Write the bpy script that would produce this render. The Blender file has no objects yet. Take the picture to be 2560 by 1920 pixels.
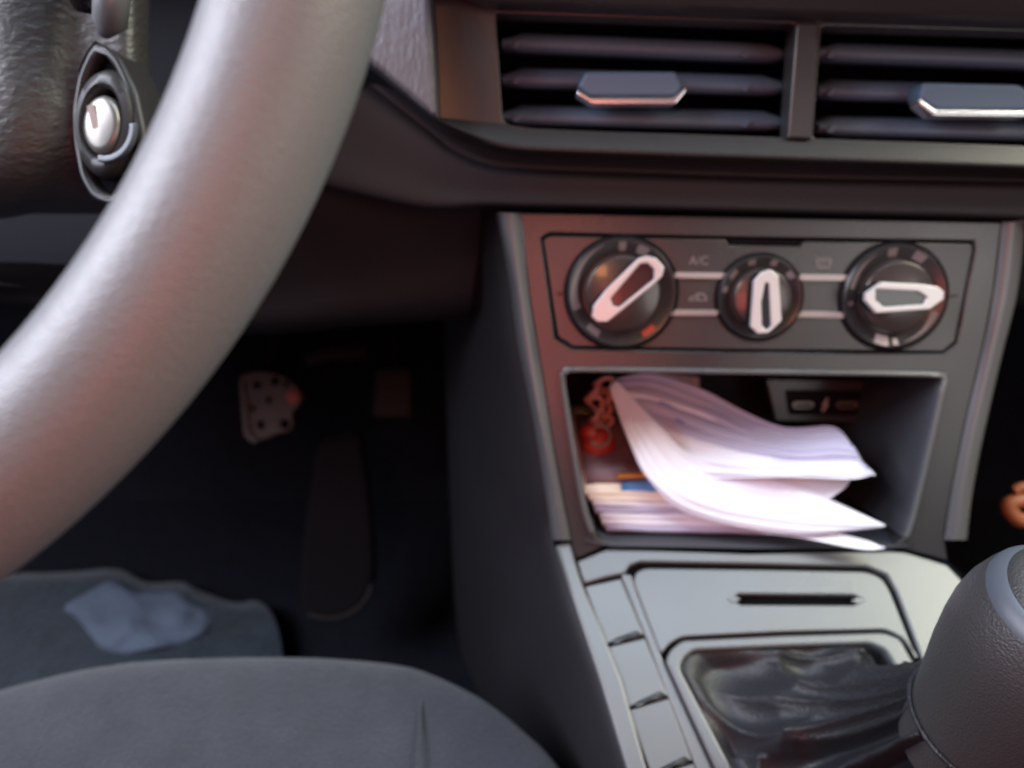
import bpy, bmesh, math, random
from mathutils import Vector, Matrix, noise
random.seed(7)
SC = bpy.context.scene
COL = SC.collection
PI = math.pi

# ---------------------------------------------------------------- camera
CAM = Vector((0.0, 0.0, 1.15)); PITCH = math.radians(35.0); FPX = 769.0
cd = bpy.data.cameras.new('camera'); co = bpy.data.objects.new('camera', cd); COL.objects.link(co)
co.location = CAM; co.rotation_euler = (math.radians(90) - PITCH, 0, 0)
cd.sensor_width = 36.0; cd.lens = 36.0 * FPX / 1024.0
cd.clip_start = 0.01; cd.clip_end = 60
cd.dof.use_dof = True; cd.dof.focus_distance = 0.25; cd.dof.aperture_fstop = 7.5
SC.camera = co
FWD = Vector((0, math.cos(PITCH), -math.sin(PITCH)))
UPV = Vector((0, math.sin(PITCH), math.cos(PITCH)))
RGT = Vector((1, 0, 0))

# ---------------------------------------------------------------- world + lights
w = bpy.data.worlds.new('World'); SC.world = w; w.use_nodes = True
w.node_tree.nodes['Background'].inputs[0].default_value = (0.50, 0.66, 1.0, 1)
w.node_tree.nodes['Background'].inputs[1].default_value = 0.10
SC.view_settings.view_transform = 'Standard'; SC.view_settings.look = 'None'
SC.view_settings.exposure = 0.0; SC.view_settings.gamma = 1.0

def area(name, loc, target, sx, sy, energy, col):
    l = bpy.data.lights.new(name, 'AREA'); l.shape = 'RECTANGLE'; l.size = sx; l.size_y = sy
    l.energy = energy; l.color = col
    o = bpy.data.objects.new(name, l); COL.objects.link(o); o.location = loc
    d = Vector(target) - Vector(loc)
    o.rotation_euler = d.to_track_quat('-Z', 'Y').to_euler()
    return o
area('windscreen_daylight', (0.18, 0.48, 2.05), (0.15, 0.3, 0.8), 1.0, 0.5, 16.0, (0.66, 0.83, 1.0))
area('driver_window_daylight', (-0.88, 0.16, 1.62), (-0.05, 0.13, 1.06), 0.75, 0.65, 36.0, (0.84, 0.87, 1.0))
area('passenger_window_daylight', (1.12, 0.40, 1.92), (0.3, 0.35, 0.8), 0.8, 0.6, 31.0, (1.0, 1.0, 0.80))
area('red_shirt_bounce', (0.05, -0.45, 1.22), (0.05, 0.4, 0.95), 0.26, 0.34, 1.9, (1.0, 0.17, 0.13))
area('warm_sunlit_face_bounce', (-0.11, -0.45, 1.64), (-0.02, 0.4, 1.05), 0.15, 0.16, 2.0, (1.0, 0.36, 0.14))  # unseen lamp added to put an orange reflection on the left bezel
area('rear_daylight', (0.80, -0.55, 1.30), (0.25, 0.4, 0.9), 0.50, 0.50, 2.8, (1.0, 0.97, 0.92))

# ---------------------------------------------------------------- helpers
def ray(px, py):
    return (FWD + RGT * ((px - 512.0) / FPX) - UPV * ((py - 384.0) / FPX))
def at(px, py, depth):
    return CAM + ray(px, py) * depth
class Frame:
    def __init__(s, o, tilt, yaw=0.0):
        t = math.radians(tilt)
        s.o = Vector(o)
        s.n = Vector((0, -math.cos(t), math.sin(t)))
        s.u = Vector((1, 0, 0))
        s.v = Vector((0, math.sin(t), math.cos(t)))
        if yaw:
            R = Matrix.Rotation(math.radians(yaw), 3, 'Z')
            s.n = R @ s.n; s.u = R @ s.u; s.v = R @ s.v
    def uv(s, px, py, h=0.0):
        r = ray(px, py); o = s.o + s.n * h
        t = (o - CAM).dot(s.n) / r.dot(s.n)
        p = CAM + r * t - s.o
        return (p.dot(s.u), p.dot(s.v))
    def w(s, u, v, h=0.0):
        return s.o + s.u * u + s.v * v + s.n * h
    def on(s, px, py, h=0.0):
        a, b = s.uv(px, py, h); return s.w(a, b, h)
    def uvs(s, pts, h=0.0):
        return [s.uv(x, y, h) for x, y in pts]
def proj(p):
    d = Vector(p) - CAM; z = d.dot(FWD)
    return (512 + FPX * d.dot(RGT) / z, 384 - FPX * d.dot(UPV) / z)

F1 = Frame(at(760, 300, 0.44), 25.0)                 # climate panel / centre stack face
F2 = Frame(F1.on(748, 552, 0.0), 72.0)               # lower console surface
WLOC = {}
def tag(o, label=None, cat=None, group=None, kind=None):
    if label: o['label'] = label
    if cat: o['category'] = cat
    if group: o['group'] = group
    if kind: o['kind'] = kind
    return o
def empty(name, loc, label, cat, group=None):
    o = bpy.data.objects.new(name, None); COL.objects.link(o); o.location = loc
    o.empty_display_size = 0.02
    WLOC[o.name] = Vector(loc); tag(o, label, cat, group); return o
def link(name, me, mat, parent=None, smooth=40):
    vs = [v.co for v in me.vertices]
    c = Vector(((min(v.x for v in vs) + max(v.x for v in vs)) / 2, (min(v.y for v in vs) + max(v.y for v in vs)) / 2, (min(v.z for v in vs) + max(v.z for v in vs)) / 2))
    me.transform(Matrix.Translation(-c))
    me.name = name
    me.materials.clear(); me.materials.append(mat)
    if smooth is not None:
        for p in me.polygons: p.use_smooth = True
        if smooth < 180: me.set_sharp_from_angle(angle=math.radians(smooth))
    o = bpy.data.objects.new(name, me); COL.objects.link(o)
    pl = WLOC[parent.name] if parent else Vector((0, 0, 0))
    o.location = c - pl
    WLOC[o.name] = c
    if parent: o.parent = parent
    return o
def fillet(pts, r, seg=6):
    n = len(pts); out = []
    rr = r if isinstance(r, (list, tuple)) else [r] * n
    for i in range(n):
        p0 = Vector(pts[i - 1]); p = Vector(pts[i]); p1 = Vector(pts[(i + 1) % n])
        R = rr[i]
        a = (p0 - p); b = (p1 - p)
        if R <= 0 or a.length < 1e-6 or b.length < 1e-6:
            out.append(tuple(p)); continue
        d = min(R, a.length * .45, b.length * .45)
        s = p + a.normalized() * d; e = p + b.normalized() * d
        for k in range(seg + 1):
            t = k / seg
            q = s * (1 - t) ** 2 + p * 2 * t * (1 - t) + e * t * t
            out.append(tuple(q))
    return out
def plate_mesh(fr, loops, h0, h1, bev=0.0008, res=3):
    c = bpy.data.curves.new('tmp', 'CURVE'); c.dimensions = '2D'; c.fill_mode = 'BOTH'
    th = (h1 - h0) / 2; bev = min(bev, th * .98)
    c.extrude = th - bev; c.bevel_depth = bev; c.bevel_resolution = res; c.offset = -bev
    for lp in loops:
        s = c.splines.new('POLY'); s.points.add(len(lp) - 1)
        for i, (a, b) in enumerate(lp): s.points[i].co = (a, b, 0, 1)
        s.use_cyclic_u = True
    o = bpy.data.objects.new('tmp', c); COL.objects.link(o)
    dg = bpy.context.evaluated_depsgraph_get(); dg.update()
    me = bpy.data.meshes.new_from_object(o.evaluated_get(dg))
    bpy.data.objects.remove(o); bpy.data.curves.remove(c)
    O = fr.w(0, 0, (h0 + h1) / 2)
    M = Matrix(((fr.u.x, fr.v.x, fr.n.x, O.x), (fr.u.y, fr.v.y, fr.n.y, O.y), (fr.u.z, fr.v.z, fr.n.z, O.z), (0, 0, 0, 1)))
    me.transform(M)
    return me
def plate(name, mat, fr, loops, h0, h1, bev=0.0008, parent=None, res=3, smooth=50):
    return link(name, plate_mesh(fr, loops, h0, h1, bev, res), mat, parent, smooth)
def crom(P, n, closed=False):
    """resample a control row with Catmull-Rom, n samples per span"""
    out = []; m = len(P)
    spans = m if closed else m - 1
    for i in range(spans):
        if closed: a, b, c, d = P[i - 1], P[i], P[(i + 1) % m], P[(i + 2) % m]
        else: a, b, c, d = P[max(i - 1, 0)], P[i], P[i + 1], P[min(i + 2, m - 1)]
        for k in range(n):
            t = k / n
            out.append(0.5 * ((2 * b) + (c - a) * t + (2 * a - 5 * b + 4 * c - d) * t * t + (3 * b - a - 3 * c + d) * t ** 3))
    if not closed: out.append(P[-1].copy())
    return out
def grid_mesh(R, closed=False):
    me = bpy.data.meshes.new('g'); n = len(R[0]); V = [tuple(p) for r in R for p in r]; Fc = []
    for i in range(len(R) - 1):
        for j in range(n if closed else n - 1):
            k = (j + 1) % n
            Fc.append((i * n + j, i * n + k, (i + 1) * n + k, (i + 1) * n + j))
    me.from_pydata(V, [], Fc); me.update(); return me
def loft(rows, nu=6, nv=4, closed=False, lin_v=False):
    R = [crom([Vector(p) for p in r], nu, closed) for r in rows]
    cols = list(zip(*R))
    if lin_v:
        cc = []
        for c in cols:
            o = []
            for i in range(len(c) - 1):
                for k in range(nv): o.append(c[i].lerp(c[i + 1], k / nv))
            o.append(c[-1]); cc.append(o)
    else: cc = [crom(list(c), nv) for c in cols]
    return [list(r) for r in zip(*cc)]
def thick(o, t, off=-1):
    m = o.modifiers.new('thickness', 'SOLIDIFY'); m.thickness = t; m.offset = off; return o
def tube_mesh(P, rad, seg=12, closed=False, caps=True):
    P = [Vector(p) for p in P]; n = len(P); rows = []
    prev = None
    for i in range(n):
        t = (P[(i + 1) % n] - P[i - 1]) if closed else (P[min(i + 1, n - 1)] - P[max(i - 1, 0)])
        t.normalize()
        if prev is None:
            a = t.orthogonal().normalized()
        else:
            a = (prev - t * prev.dot(t)).normalized()
        prev = a; b = t.cross(a)
        r = rad[i] if isinstance(rad, (list, tuple)) else rad
        rows.append([P[i] + (a * math.cos(2 * PI * k / seg) + b * math.sin(2 * PI * k / seg)) * r for k in range(seg)])
    if closed: rows.append(rows[0])
    me = grid_mesh(rows, True)
    if caps and not closed:
        bm = bmesh.new(); bm.from_mesh(me); bm.verts.ensure_lookup_table()
        bm.faces.new([bm.verts[k] for k in range(seg)][::-1]); L = len(bm.verts)
        bm.faces.new([bm.verts[L - seg + k] for k in range(seg)]); bm.to_mesh(me); bm.free()
    return me
def lathe_mesh(c, axis, prof, seg=48, ref=None):
    axis = Vector(axis).normalized(); a = axis.orthogonal().normalized() if ref is None else (Vector(ref) - axis * Vector(ref).dot(axis)).normalized()
    b = axis.cross(a); c = Vector(c)
    rows = [[c + axis * h + (a * math.cos(2 * PI * k / seg) + b * math.sin(2 * PI * k / seg)) * max(r, 1e-5) for k in range(seg)] for r, h in prof]
    return grid_mesh(rows, True)
def box_mesh(c, sx, sy, sz, rot=None, bev=0.0):
    bm = bmesh.new(); bmesh.ops.create_cube(bm, size=1.0)
    bmesh.ops.scale(bm, vec=(sx, sy, sz), verts=bm.verts)
    if bev: bmesh.ops.bevel(bm, geom=bm.edges[:], offset=bev, segments=3, profile=.5, affect='EDGES')
    if rot: bmesh.ops.transform(bm, matrix=rot.to_4x4(), verts=bm.verts)
    bmesh.ops.translate(bm, vec=c, verts=bm.verts)
    me = bpy.data.meshes.new('b'); bm.to_mesh(me); bm.free(); return me
def join(*ms):
    bm = bmesh.new()
    for m in ms: bm.from_mesh(m)
    me = bpy.data.meshes.new('j'); bm.to_mesh(me); bm.free(); return me
def circle(c, r, n=64):
    return [(c[0] + r * math.cos(2 * PI * k / n), c[1] + r * math.sin(2 * PI * k / n)) for k in range(n)]
def arc_band(c, r0, r1, a0, a1, n=24, taper=False):
    A = [a0 + (a1 - a0) * k / n for k in range(n + 1)]
    out = [(c[0] + r1 * math.cos(a), c[1] + r1 * math.sin(a)) for a in A]
    inn = []
    for i, a in enumerate(A):
        r = r0 + (r1 - r0) * (i / n) * .92 if taper else r0
        inn.append((c[0] + r * math.cos(a), c[1] + r * math.sin(a)))
    return out + inn[::-1]

# ---------------------------------------------------------------- materials
def mat(name, col, rough=0.5, metal=0.0, bump=0.0, scale=900.0, var=0.0, vscale=12.0, kind='noise', coat=0.0, spec=0.5, rvar=0.0, stretch=None, sheen=0.0, sub=0.0, bdist=0.0006):
    m = bpy.data.materials.new(name); m.use_nodes = True
    nt = m.node_tree; b = nt.nodes['Principled BSDF']
    b.inputs['Base Color'].default_value = (*col, 1); b.inputs['Roughness'].default_value = rough
    b.inputs['Metallic'].default_value = metal; b.inputs['Coat Weight'].default_value = coat
    b.inputs['Specular IOR Level'].default_value = spec
    b.inputs['Sheen Weight'].default_value = sheen
    tc = nt.nodes.new('ShaderNodeTexCoord'); mp = nt.nodes.new('ShaderNodeMapping')
    nt.links.new(tc.outputs['Object'], mp.inputs['Vector'])
    if stretch: mp.inputs['Scale'].default_value = stretch
    if bump:
        if kind == 'voronoi':
            t = nt.nodes.new('ShaderNodeTexVoronoi'); t.feature = 'SMOOTH_F1'; t.inputs['Scale'].default_value = scale; out = t.outputs['Distance']
        else:
            t = nt.nodes.new('ShaderNodeTexNoise'); t.inputs['Scale'].default_value = scale; t.inputs['Detail'].default_value = 4; out = t.outputs['Fac']
        nt.links.new(mp.outputs['Vector'], t.inputs['Vector'])
        bp = nt.nodes.new('ShaderNodeBump'); bp.inputs['Strength'].default_value = bump; bp.inputs['Distance'].default_value = bdist
        nt.links.new(out, bp.inputs['Height']); nt.links.new(bp.outputs['Normal'], b.inputs['Normal'])
    if var or rvar:
        t = nt.nodes.new('ShaderNodeTexNoise'); t.inputs['Scale'].default_value = vscale; t.inputs['Detail'].default_value = 5
        nt.links.new(mp.outputs['Vector'], t.inputs['Vector'])
        if var:
            mx = nt.nodes.new('ShaderNodeMix'); mx.data_type = 'RGBA'
            mx.inputs['A'].default_value = (*[c * (1 - var) for c in col], 1); mx.inputs['B'].default_value = (*[min(1, c * (1 + var)) for c in col], 1)
            nt.links.new(t.outputs['Fac'], mx.inputs['Factor']); nt.links.new(mx.outputs['Result'], b.inputs['Base Color'])
        if rvar:
            mr = nt.nodes.new('ShaderNodeMapRange'); mr.inputs['To Min'].default_value = rough - rvar; mr.inputs['To Max'].default_value = rough + rvar
            mr.inputs['From Min'].default_value = .3; mr.inputs['From Max'].default_value = .7
            nt.links.new(t.outputs['Fac'], mr.inputs['Value']); nt.links.new(mr.outputs['Result'], b.inputs['Roughness'])
    return m
M = {}
M['plastic'] = mat('satin_grey_plastic', (0.032, 0.031, 0.032), 0.30, bump=.35, scale=1400, rvar=.06, var=.15, bdist=.0002)
M['console'] = mat('grained_grey_plastic', (0.095, 0.097, 0.100), 0.30, bump=.3, scale=1500, rvar=.05, var=.12, bdist=.0002)
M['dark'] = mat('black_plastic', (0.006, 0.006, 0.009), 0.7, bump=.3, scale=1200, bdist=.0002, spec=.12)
M['dash'] = mat('soft_dark_dash', (0.014, 0.0135, 0.016), 0.60, bump=.5, scale=900, var=.2, bdist=.0003, spec=.28)
M['gloss'] = mat('gloss_black', (0.008, 0.008, 0.010), 0.22, coat=.3)
M['cubby'] = mat('cubby_plastic', (0.045, 0.046, 0.055), 0.45, bump=.3, scale=1200, bdist=.0002)
M['disc'] = mat('glossy_dial_disc', (0.036, 0.027, 0.026), 0.28, coat=.2)
M['lip'] = mat('satin_lip_plastic', (0.020, 0.018, 0.018), 0.42, bump=.3, scale=1200, bdist=.0002, spec=.30)
M['knee'] = mat('dark_knee_plastic', (0.009, 0.008, 0.0095), 0.65, bump=.4, scale=900, bdist=.0003, spec=.15)
M['dialring'] = mat('smoky_dial_ring', (0.026, 0.025, 0.027), 0.30)
M['footdark'] = mat('black_worn_rubber', (0.006, 0.005, 0.006), 0.9, spec=.05, bump=.5, scale=200, bdist=.001)
M['dullred'] = mat('dull_orange_rubber', (0.20, 0.035, 0.025), 0.6, var=.3, vscale=90)
M['bandgrey'] = mat('grey_band', (0.065, 0.075, 0.092), 0.42)
M['cap'] = mat('pale_blue_cap', (0.16, 0.21, 0.30), 0.35, coat=.3)
M['slotbrown'] = mat('brown_key_slot', (0.22, 0.15, 0.13), 0.4)
M['barpaint'] = mat('pale_bar_paint', (0.33, 0.30, 0.295), 0.42)
M['gap'] = mat('shadow_gap_black', (0.003, 0.003, 0.004), 0.9, spec=.03)
M['slat'] = mat('vent_slat_plastic', (0.075, 0.115, 0.17), 0.45, spec=.3, bump=.1, scale=600, bdist=.0002)
M['chrome'] = mat('satin_chrome', (0.80, 0.80, 0.80), 0.26, metal=.9, bump=.05, scale=300)
M['silver'] = mat('silver_paint', (0.50, 0.49, 0.49), 0.38, metal=.3, bump=.1, scale=900, coat=.1, bdist=.0001)
M['mark'] = mat('pale_marking', (0.36, 0.33, 0.33), 0.5)
M['markdim'] = mat('dim_marking', (0.17, 0.155, 0.16), 0.5)
M['markred'] = mat('red_marking', (0.42, 0.05, 0.03), 0.5)
M['markblue'] = mat('blue_marking', (0.10, 0.16, 0.60), 0.5)
M['leather'] = mat('grained_grey_leather', (0.118, 0.124, 0.130), 0.44, spec=.40, bump=.6, scale=1800, kind='voronoi', rvar=.03, var=.08, vscale=30, bdist=.0003, stretch=(.6, 1, 1))
M['pad'] = mat('textured_dash_skin', (0.095, 0.092, 0.105), 0.45, bump=.9, scale=380, var=.2, bdist=.0012, stretch=(1, .4, .4))
M['shroud'] = mat('textured_column_shroud', (0.034, 0.029, 0.027), 0.45, bump=.9, scale=420, var=.2, bdist=.0010, stretch=(.5, .5, 1))
M['boot'] = mat('black_gaiter_leather', (0.015, 0.015, 0.018), 0.48, spec=.42, bump=1.0, scale=1000, kind='voronoi', bdist=.0004, var=.2)
M['knob'] = mat('grey_knob_leather', (0.036, 0.035, 0.035), 0.50, bump=.6, scale=1100, kind='voronoi', bdist=.0004, var=.15)
M['paper'] = mat('white_paper', (0.66, 0.66, 0.76), 0.7, bump=.15, scale=60, bdist=.001)
M['paperlilac'] = mat('lilac_paper', (0.38, 0.37, 0.52), 0.7, bump=.15, scale=60, bdist=.001)  # dimmer copy of the white paper; cubby shade is put into its colour
M['papercream'] = mat('cream_paper', (0.80, 0.74, 0.66), 0.7)
M['inkblue'] = mat('blue_ink', (0.05, 0.10, 0.45), 0.6)
M['orange'] = mat('orange_print', (0.75, 0.28, 0.03), 0.5)
M['blueprint'] = mat('blue_print', (0.08, 0.28, 0.62), 0.5)
M['darkprint'] = mat('dark_mauve_print', (0.16, 0.10, 0.13), 0.5, var=.6, vscale=70)
M['red'] = mat('red_plastic', (0.30, 0.022, 0.012), 0.45)
M['pink'] = mat('dull_pink_rubber', (0.36, 0.15, 0.13), 0.5, var=.5, vscale=160)
M['carpet'] = mat('grey_carpet', (0.008, 0.009, 0.013), 0.95, bump=1.0, scale=380, var=.4, vscale=60, bdist=.004, spec=.1)
M['mat'] = mat('blue_grey_floor_mat', (0.022, 0.031, 0.041), 0.95, bump=1.0, scale=260, var=.55, vscale=45, bdist=.004, spec=.15, sheen=.2)
M['film'] = mat('pale_crumpled_cloth', (0.090, 0.112, 0.150), 0.95, spec=.1, bump=.7, scale=26, var=.25, vscale=14, bdist=.01)
M['seat'] = mat('dark_grey_seat_fabric', (0.022, 0.026, 0.034), 0.9, bump=1.0, scale=650, var=.35, vscale=40, bdist=.002, sheen=.18, spec=.2)
M['pedalmetal'] = mat('worn_pedal_metal', (0.045, 0.030, 0.028), 0.6, metal=.2, var=.3, vscale=60)
M['rubber'] = mat('pedal_rubber', (0.014, 0.011, 0.011), 0.75, spec=.2, bump=.6, scale=300, bdist=.001, var=.4, vscale=90)
M['lockmetal'] = mat('warm_lock_metal', (0.17, 0.16, 0.145), 0.34, metal=.6)
M['copper'] = mat('orange_brown_plastic', (0.30, 0.10, 0.04), 0.5)

# ---------------------------------------------------------------- floor and footwell (setting)
FZ = 0.40
def flat(pts, z): return [Vector((p[0], p[1], z)) for p in pts]
me = grid_mesh([[Vector((-1.0 + 2.6 * i / 40, -0.4 + 1.4 * j / 24, FZ + .004 * noise.noise(Vector((i * .7, j * .7, 0))))) for i in range(41)] for j in range(25)])
tag(link('floor', me, M['carpet'], smooth=180), 'dark carpeted car floor in the footwell', 'floor', kind='structure')
me = grid_mesh([[Vector((-1.0 + 2.6 * i / 20, y, z)) for i in range(21)] for y, z in ((.74, FZ - .02), (.80, FZ + .006), (.86, FZ + .03), (.91, FZ + .08), (.95, FZ + .16), (1.00, FZ + .32), (1.06, FZ + .75))])
tag(link('bulkhead', me, M['carpet'], smooth=180), 'dark bulkhead at the far end of the footwells', 'bulkhead', kind='structure')

def zray(px, py, z):
    r = ray(px, py); t = (z - CAM.z) / r.z; return CAM + r * t

# floor mat with an uneven far edge; right end cut short to imitate shade
FM = Frame((0, .5, FZ), 90.0); FM.v = Vector((0, 1, 0)); FM.n = Vector((0, 0, 1))
edge = [(-160, 590), (-60, 583), (0, 579), (52, 578), (80, 577), (110, 574), (130, 578), (152, 588), (185, 588), (200, 596), (236, 608), (258, 606), (272, 614), (281, 635), (286, 665), (290, 700)]
rows = []
for k in range(10):
    t = k / 9.0
    rows.append([zray(x, y + (980 - y) * t * 1.0, FZ + .018 + .006 * noise.noise(Vector((x * .02, t * 5, 1)))) for x, y in edge])
o = link('floor_mat', grid_mesh(loft(rows, 5, 3)), M['mat'], smooth=180); thick(o, .010, -1)
tag(o, 'blue-grey carpet floor mat with a wavy far edge, in front of the seat', 'floor mat')
# crumpled pale cloth lying on the mat
out = [(58, 606), (84, 590), (111, 577), (139, 588), (180, 588), (200, 600), (222, 612), (214, 634), (188, 648), (158, 653), (120, 659), (99, 652), (86, 639), (72, 619)]
cx, cy = 140, 620
rows = []
for k in range(7):
    t = 1 - k / 6.0
    r = []
    for i, (x, y) in enumerate(out):
        X = cx + (x - cx) * t; Y = cy + (y - cy) * t
        z = FZ + .031 + (1 - t ** 3) * .007 + .008 * noise.noise(Vector((X * .035, Y * .045, 4)))
        r.append(zray(X, Y, z if k else FZ + .019))
    rows.append(r)
tag(link('crumpled_cloth', grid_mesh(loft(rows, 4, 3, closed=True), True), M['film'], smooth=180), 'pale blue-grey crumpled cloth lying on the floor mat', 'cloth')

# ---------------------------------------------------------------- driver seat cushion
SZ = 0.695
FS = Frame((0, .3, SZ), 90.0); FS.v = Vector((0, 1, 0)); FS.n = Vector((0, 0, 1))
seat = empty('driver_seat', (-.1, .1, FZ), 'dark grey fabric seat cushion edge with a stitched seam, below the footwell', 'car seat')
def seat_pt(px, py, dz=0): return zray(px, py, SZ + dz)
top = [(-110, 770), (-20, 712), (60, 687), (140, 673), (225, 668), (320, 668), (400, 675), (440, 687), (485, 710), (525, 742), (560, 780), (600, 860), (640, 1000)]
bot = [(60, 1050), (110, 1030), (150, 1020), (190, 1000), (230, 1000), (260, 1000), (310, 1000), (350, 1000), (390, 1000), (430, 1000), (470, 1000), (520, 1000), (560, 1010)]
E = [seat_pt(*p, -.030) for p in top]; Bq = [seat_pt(*p) for p in bot]
cen = Vector((-.12, -.1, SZ))
rows = []
# underside, side roll, edge, crown
for k, (s, dz) in enumerate([(.10, -.20), (.02, -.16), (-.012, -.10), (-.010, -.06), (0, -.030), (.030, -.010), (.10, .0), (.3, .002), (.6, .0), (1, -.004)]):
    r = []
    for i, p in enumerate(E):
        q = p.lerp(Bq[i], s) if s > 0 else p + (p - Bq[i]).normalized() * (-s)
        q.z = SZ + dz
        if s > .05 and dz > -.05: q.z += .008 * noise.noise(Vector((q.x * 9, q.y * 9, 2)))
        r.append(q)
    rows.append(r)
link('cushion', grid_mesh(loft(rows, 5, 4)), M['seat'], seat, 180)
# seam
seam = [zray(x, y, SZ + dz) for x, y, dz in ((423, 684, -.026), (422, 690, -.012), (421, 700, -.0015), (420, 720, .001), (419, 745, .003), (418, 790, .004))]
link('seam', tube_mesh(crom(seam, 6), .0009, 8), M['seat'], seat, 180)

# ---------------------------------------------------------------- pedals (in the dark footwell)
def pedal_frame(px, py, d, tilt, yaw=0): return Frame(at(px, py, d), tilt, yaw)
FP = pedal_frame(272, 408, .84, 40)
p = empty('clutch_pedal', FP.o, 'worn perforated metal pedal, reddish, deepest in the footwell left of the rubber pedal', 'pedal', 'pedals in the driver footwell')
oc = FP.uvs([(240, 376), (258, 371), (280, 374), (300, 388), (302, 404), (292, 413), (295, 424), (290, 432), (278, 434), (262, 441), (248, 434), (243, 410)])
holes = [circle(FP.uv(x, y), r, 20) for x, y, r in ((276, 381, .0045), (258, 385, .004), (287, 384, .0032), (286, 424, .0050), (262, 425, .0042), (270, 400, .0032), (254, 408, .003))]
plate('pad', M['pedalmetal'], FP, [fillet(oc, .006)] + holes, -.004, .004, .0015, p)
link('arm', tube_mesh([FP.on(262, 400, -.006), FP.on(268, 360, -.03), FP.on(285, 300, -.03)], .011, 10), M['footdark'], p)
plate('edge_highlight_lip', M['pedalmetal'], FP, [fillet(FP.uvs([(241, 382), (246, 380), (252, 432), (262, 441), (255, 444), (246, 436)]), .002)], .0042, .008, .001, p)
link('rubber_corner', lathe_mesh(FP.on(293, 397, .001), FP.n, [(.0001, .0045), (.006, .004), (.0095, .001), (.010, -.004)], 24), M['dullred'], p)
FB = pedal_frame(394, 393, .84, 38)
p = empty('brake_pedal', FB.o, 'small square rubber pedal pad beside the console in the dark footwell', 'pedal', 'pedals in the driver footwell')
plate('pad', M['rubber'], FB, [fillet(FB.uvs([(377, 370), (411, 369), (412, 417), (374, 417)]), .004)], -.005, .006, .002, p)
for k in range(4):
    y = 378 + k * 10
    plate('tread_rib', M['rubber'], FB, [fillet(FB.uvs([(381, y), (408, y), (408, y + 4), (381, y + 4)]), .001)], .0062, .009, .0008, p)
link('arm', tube_mesh([FB.on(394, 380, -.006), FB.on(396, 340, -.03), FB.on(400, 290, -.04)], .011, 10), M['footdark'], p)
FA = pedal_frame(345, 510, .80, 44)
p = empty('accelerator_pedal', FA.o, 'long dark accelerator pedal with a curved bottom toe end near the carpet', 'pedal', 'pedals in the driver footwell')
lo = [(318, 440), (360, 430), (368, 470), (374, 530), (376, 575), (368, 598), (350, 615), (328, 621), (306, 615), (300, 590), (306, 520)]
plate('pad', M['footdark'], FA, [fillet(FA.uvs(lo), .012)], -.010, .006, .006, p, res=4)
link('toe_edge', tube_mesh(crom([FA.on(*q, .004) for q in ((372, 585), (364, 602), (348, 614), (328, 618), (308, 614))], 6), [.0022] * 25, 8), M['rubber'], p)
link('crossbar', tube_mesh([FA.on(306, 360, -.03), FA.on(330, 354, -.03), FA.on(366, 352, -.035)], .008, 12), M['rubber'], p)

# ---------------------------------------------------------------- dashboard
dash = empty('dashboard', F1.on(640, 150, 0), 'dark dashboard moulding around the air vents, with a ledge above the climate panel', 'dashboard')
X8 = [437, 450, 470, 501, 540, 650, 800, 1024, 1230]
def row(ys, h, xs=None):
    xs = xs or X8; hs = h if isinstance(h, (list, tuple)) else [h] * len(xs)
    return [F1.on(x, y, hh) for x, y, hh in zip(xs, ys, hs)]
# brow above the vents
brow = [row([-150] * 9, .085, [420] + X8[1:]), row([-60] * 9, .060, [425] + X8[1:]), row([-18, -17, -16, -14, -12, -9, -4, 4, 10], .040, [428, 450, 468, 485, 540, 650, 800, 1024, 1230]),
        row([-6, -5, -3, 2, 4, 7, 12, 20, 26], .033, [429, 450, 470, 490, 540, 650, 800, 1024, 1230]),
        row([-2, -1, 3, 10, 12, 16, 21, 29, 36], .0225, [430, 450, 474, 494, 540, 650, 800, 1024, 1230]), row([0, 1, 5, 13, 15, 19, 24, 32, 38], .004, [432, 450, 474, 496, 540, 650, 800, 1024, 1230])]
link('brow', grid_mesh(loft(brow, 6, 5)), M['plastic'], dash, 180)
# vent bezel
bo = F1.uvs([(429, -8), (470, -4), (492, 4), (540, 8), (800, 18), (1024, 26), (1230, 34), (1230, 158), (1024, 148), (800, 140), (650, 135), (540, 132), (501, 126), (470, 122), (437, 119)], .020)
v1 = fillet(F1.uvs([(496, 13), (795, 24), (788, 138), (620, 132), (524, 128), (503, 123)], .020), [.001, .002, .002, .004, .004, .004])
v2 = fillet(F1.uvs([(822, 26), (1100, 34), (1092, 150), (813, 139)], .020), [.002, .002, .003, .003])
plate('vent_bezel', M['plastic'], F1, [bo, v1, v2], .006, .020, .0009, dash)
# lip, undercut and lower ledge
L_open = [(437, 118), (450, 120), (470, 121), (501, 124), (540, 130), (650, 133), (800, 138), (1024, 146), (1230, 153)]
L_mid = [(437, 118.5), (451, 123), (473, 129), (501, 136), (540, 141), (650, 145), (800, 150), (1024, 158), (1230, 166)]
L_lip = [(437, 119), (452, 127), (475, 137), (501, 147), (540, 151), (650, 155), (800, 160), (1024, 168), (1230, 176)]
L_und = [(400, 92), (447, 131), (471, 141), (499, 151), (540, 155), (650, 159), (800, 164), (1024, 172), (1230, 180)]
L_val = [(372, 84), (430, 130), (455, 149), (490, 163), (540, 168), (650, 172), (800, 177), (1024, 181), (1230, 187)]
L_rdg = [(360, 92), (426, 138), (450, 155), (485, 170), (540, 175), (650, 179), (800, 183), (1024, 187), (1230, 193)]
L_r2 = [(325, 118), (408, 165), (440, 182), (480, 190), (540, 192), (650, 195), (800, 199), (1024, 204), (1230, 210)]
L_r3 = [(305, 176), (400, 200), (440, 206), (485, 204), (540, 205), (650, 207), (800, 211), (1024, 217), (1230, 223)]
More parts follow.
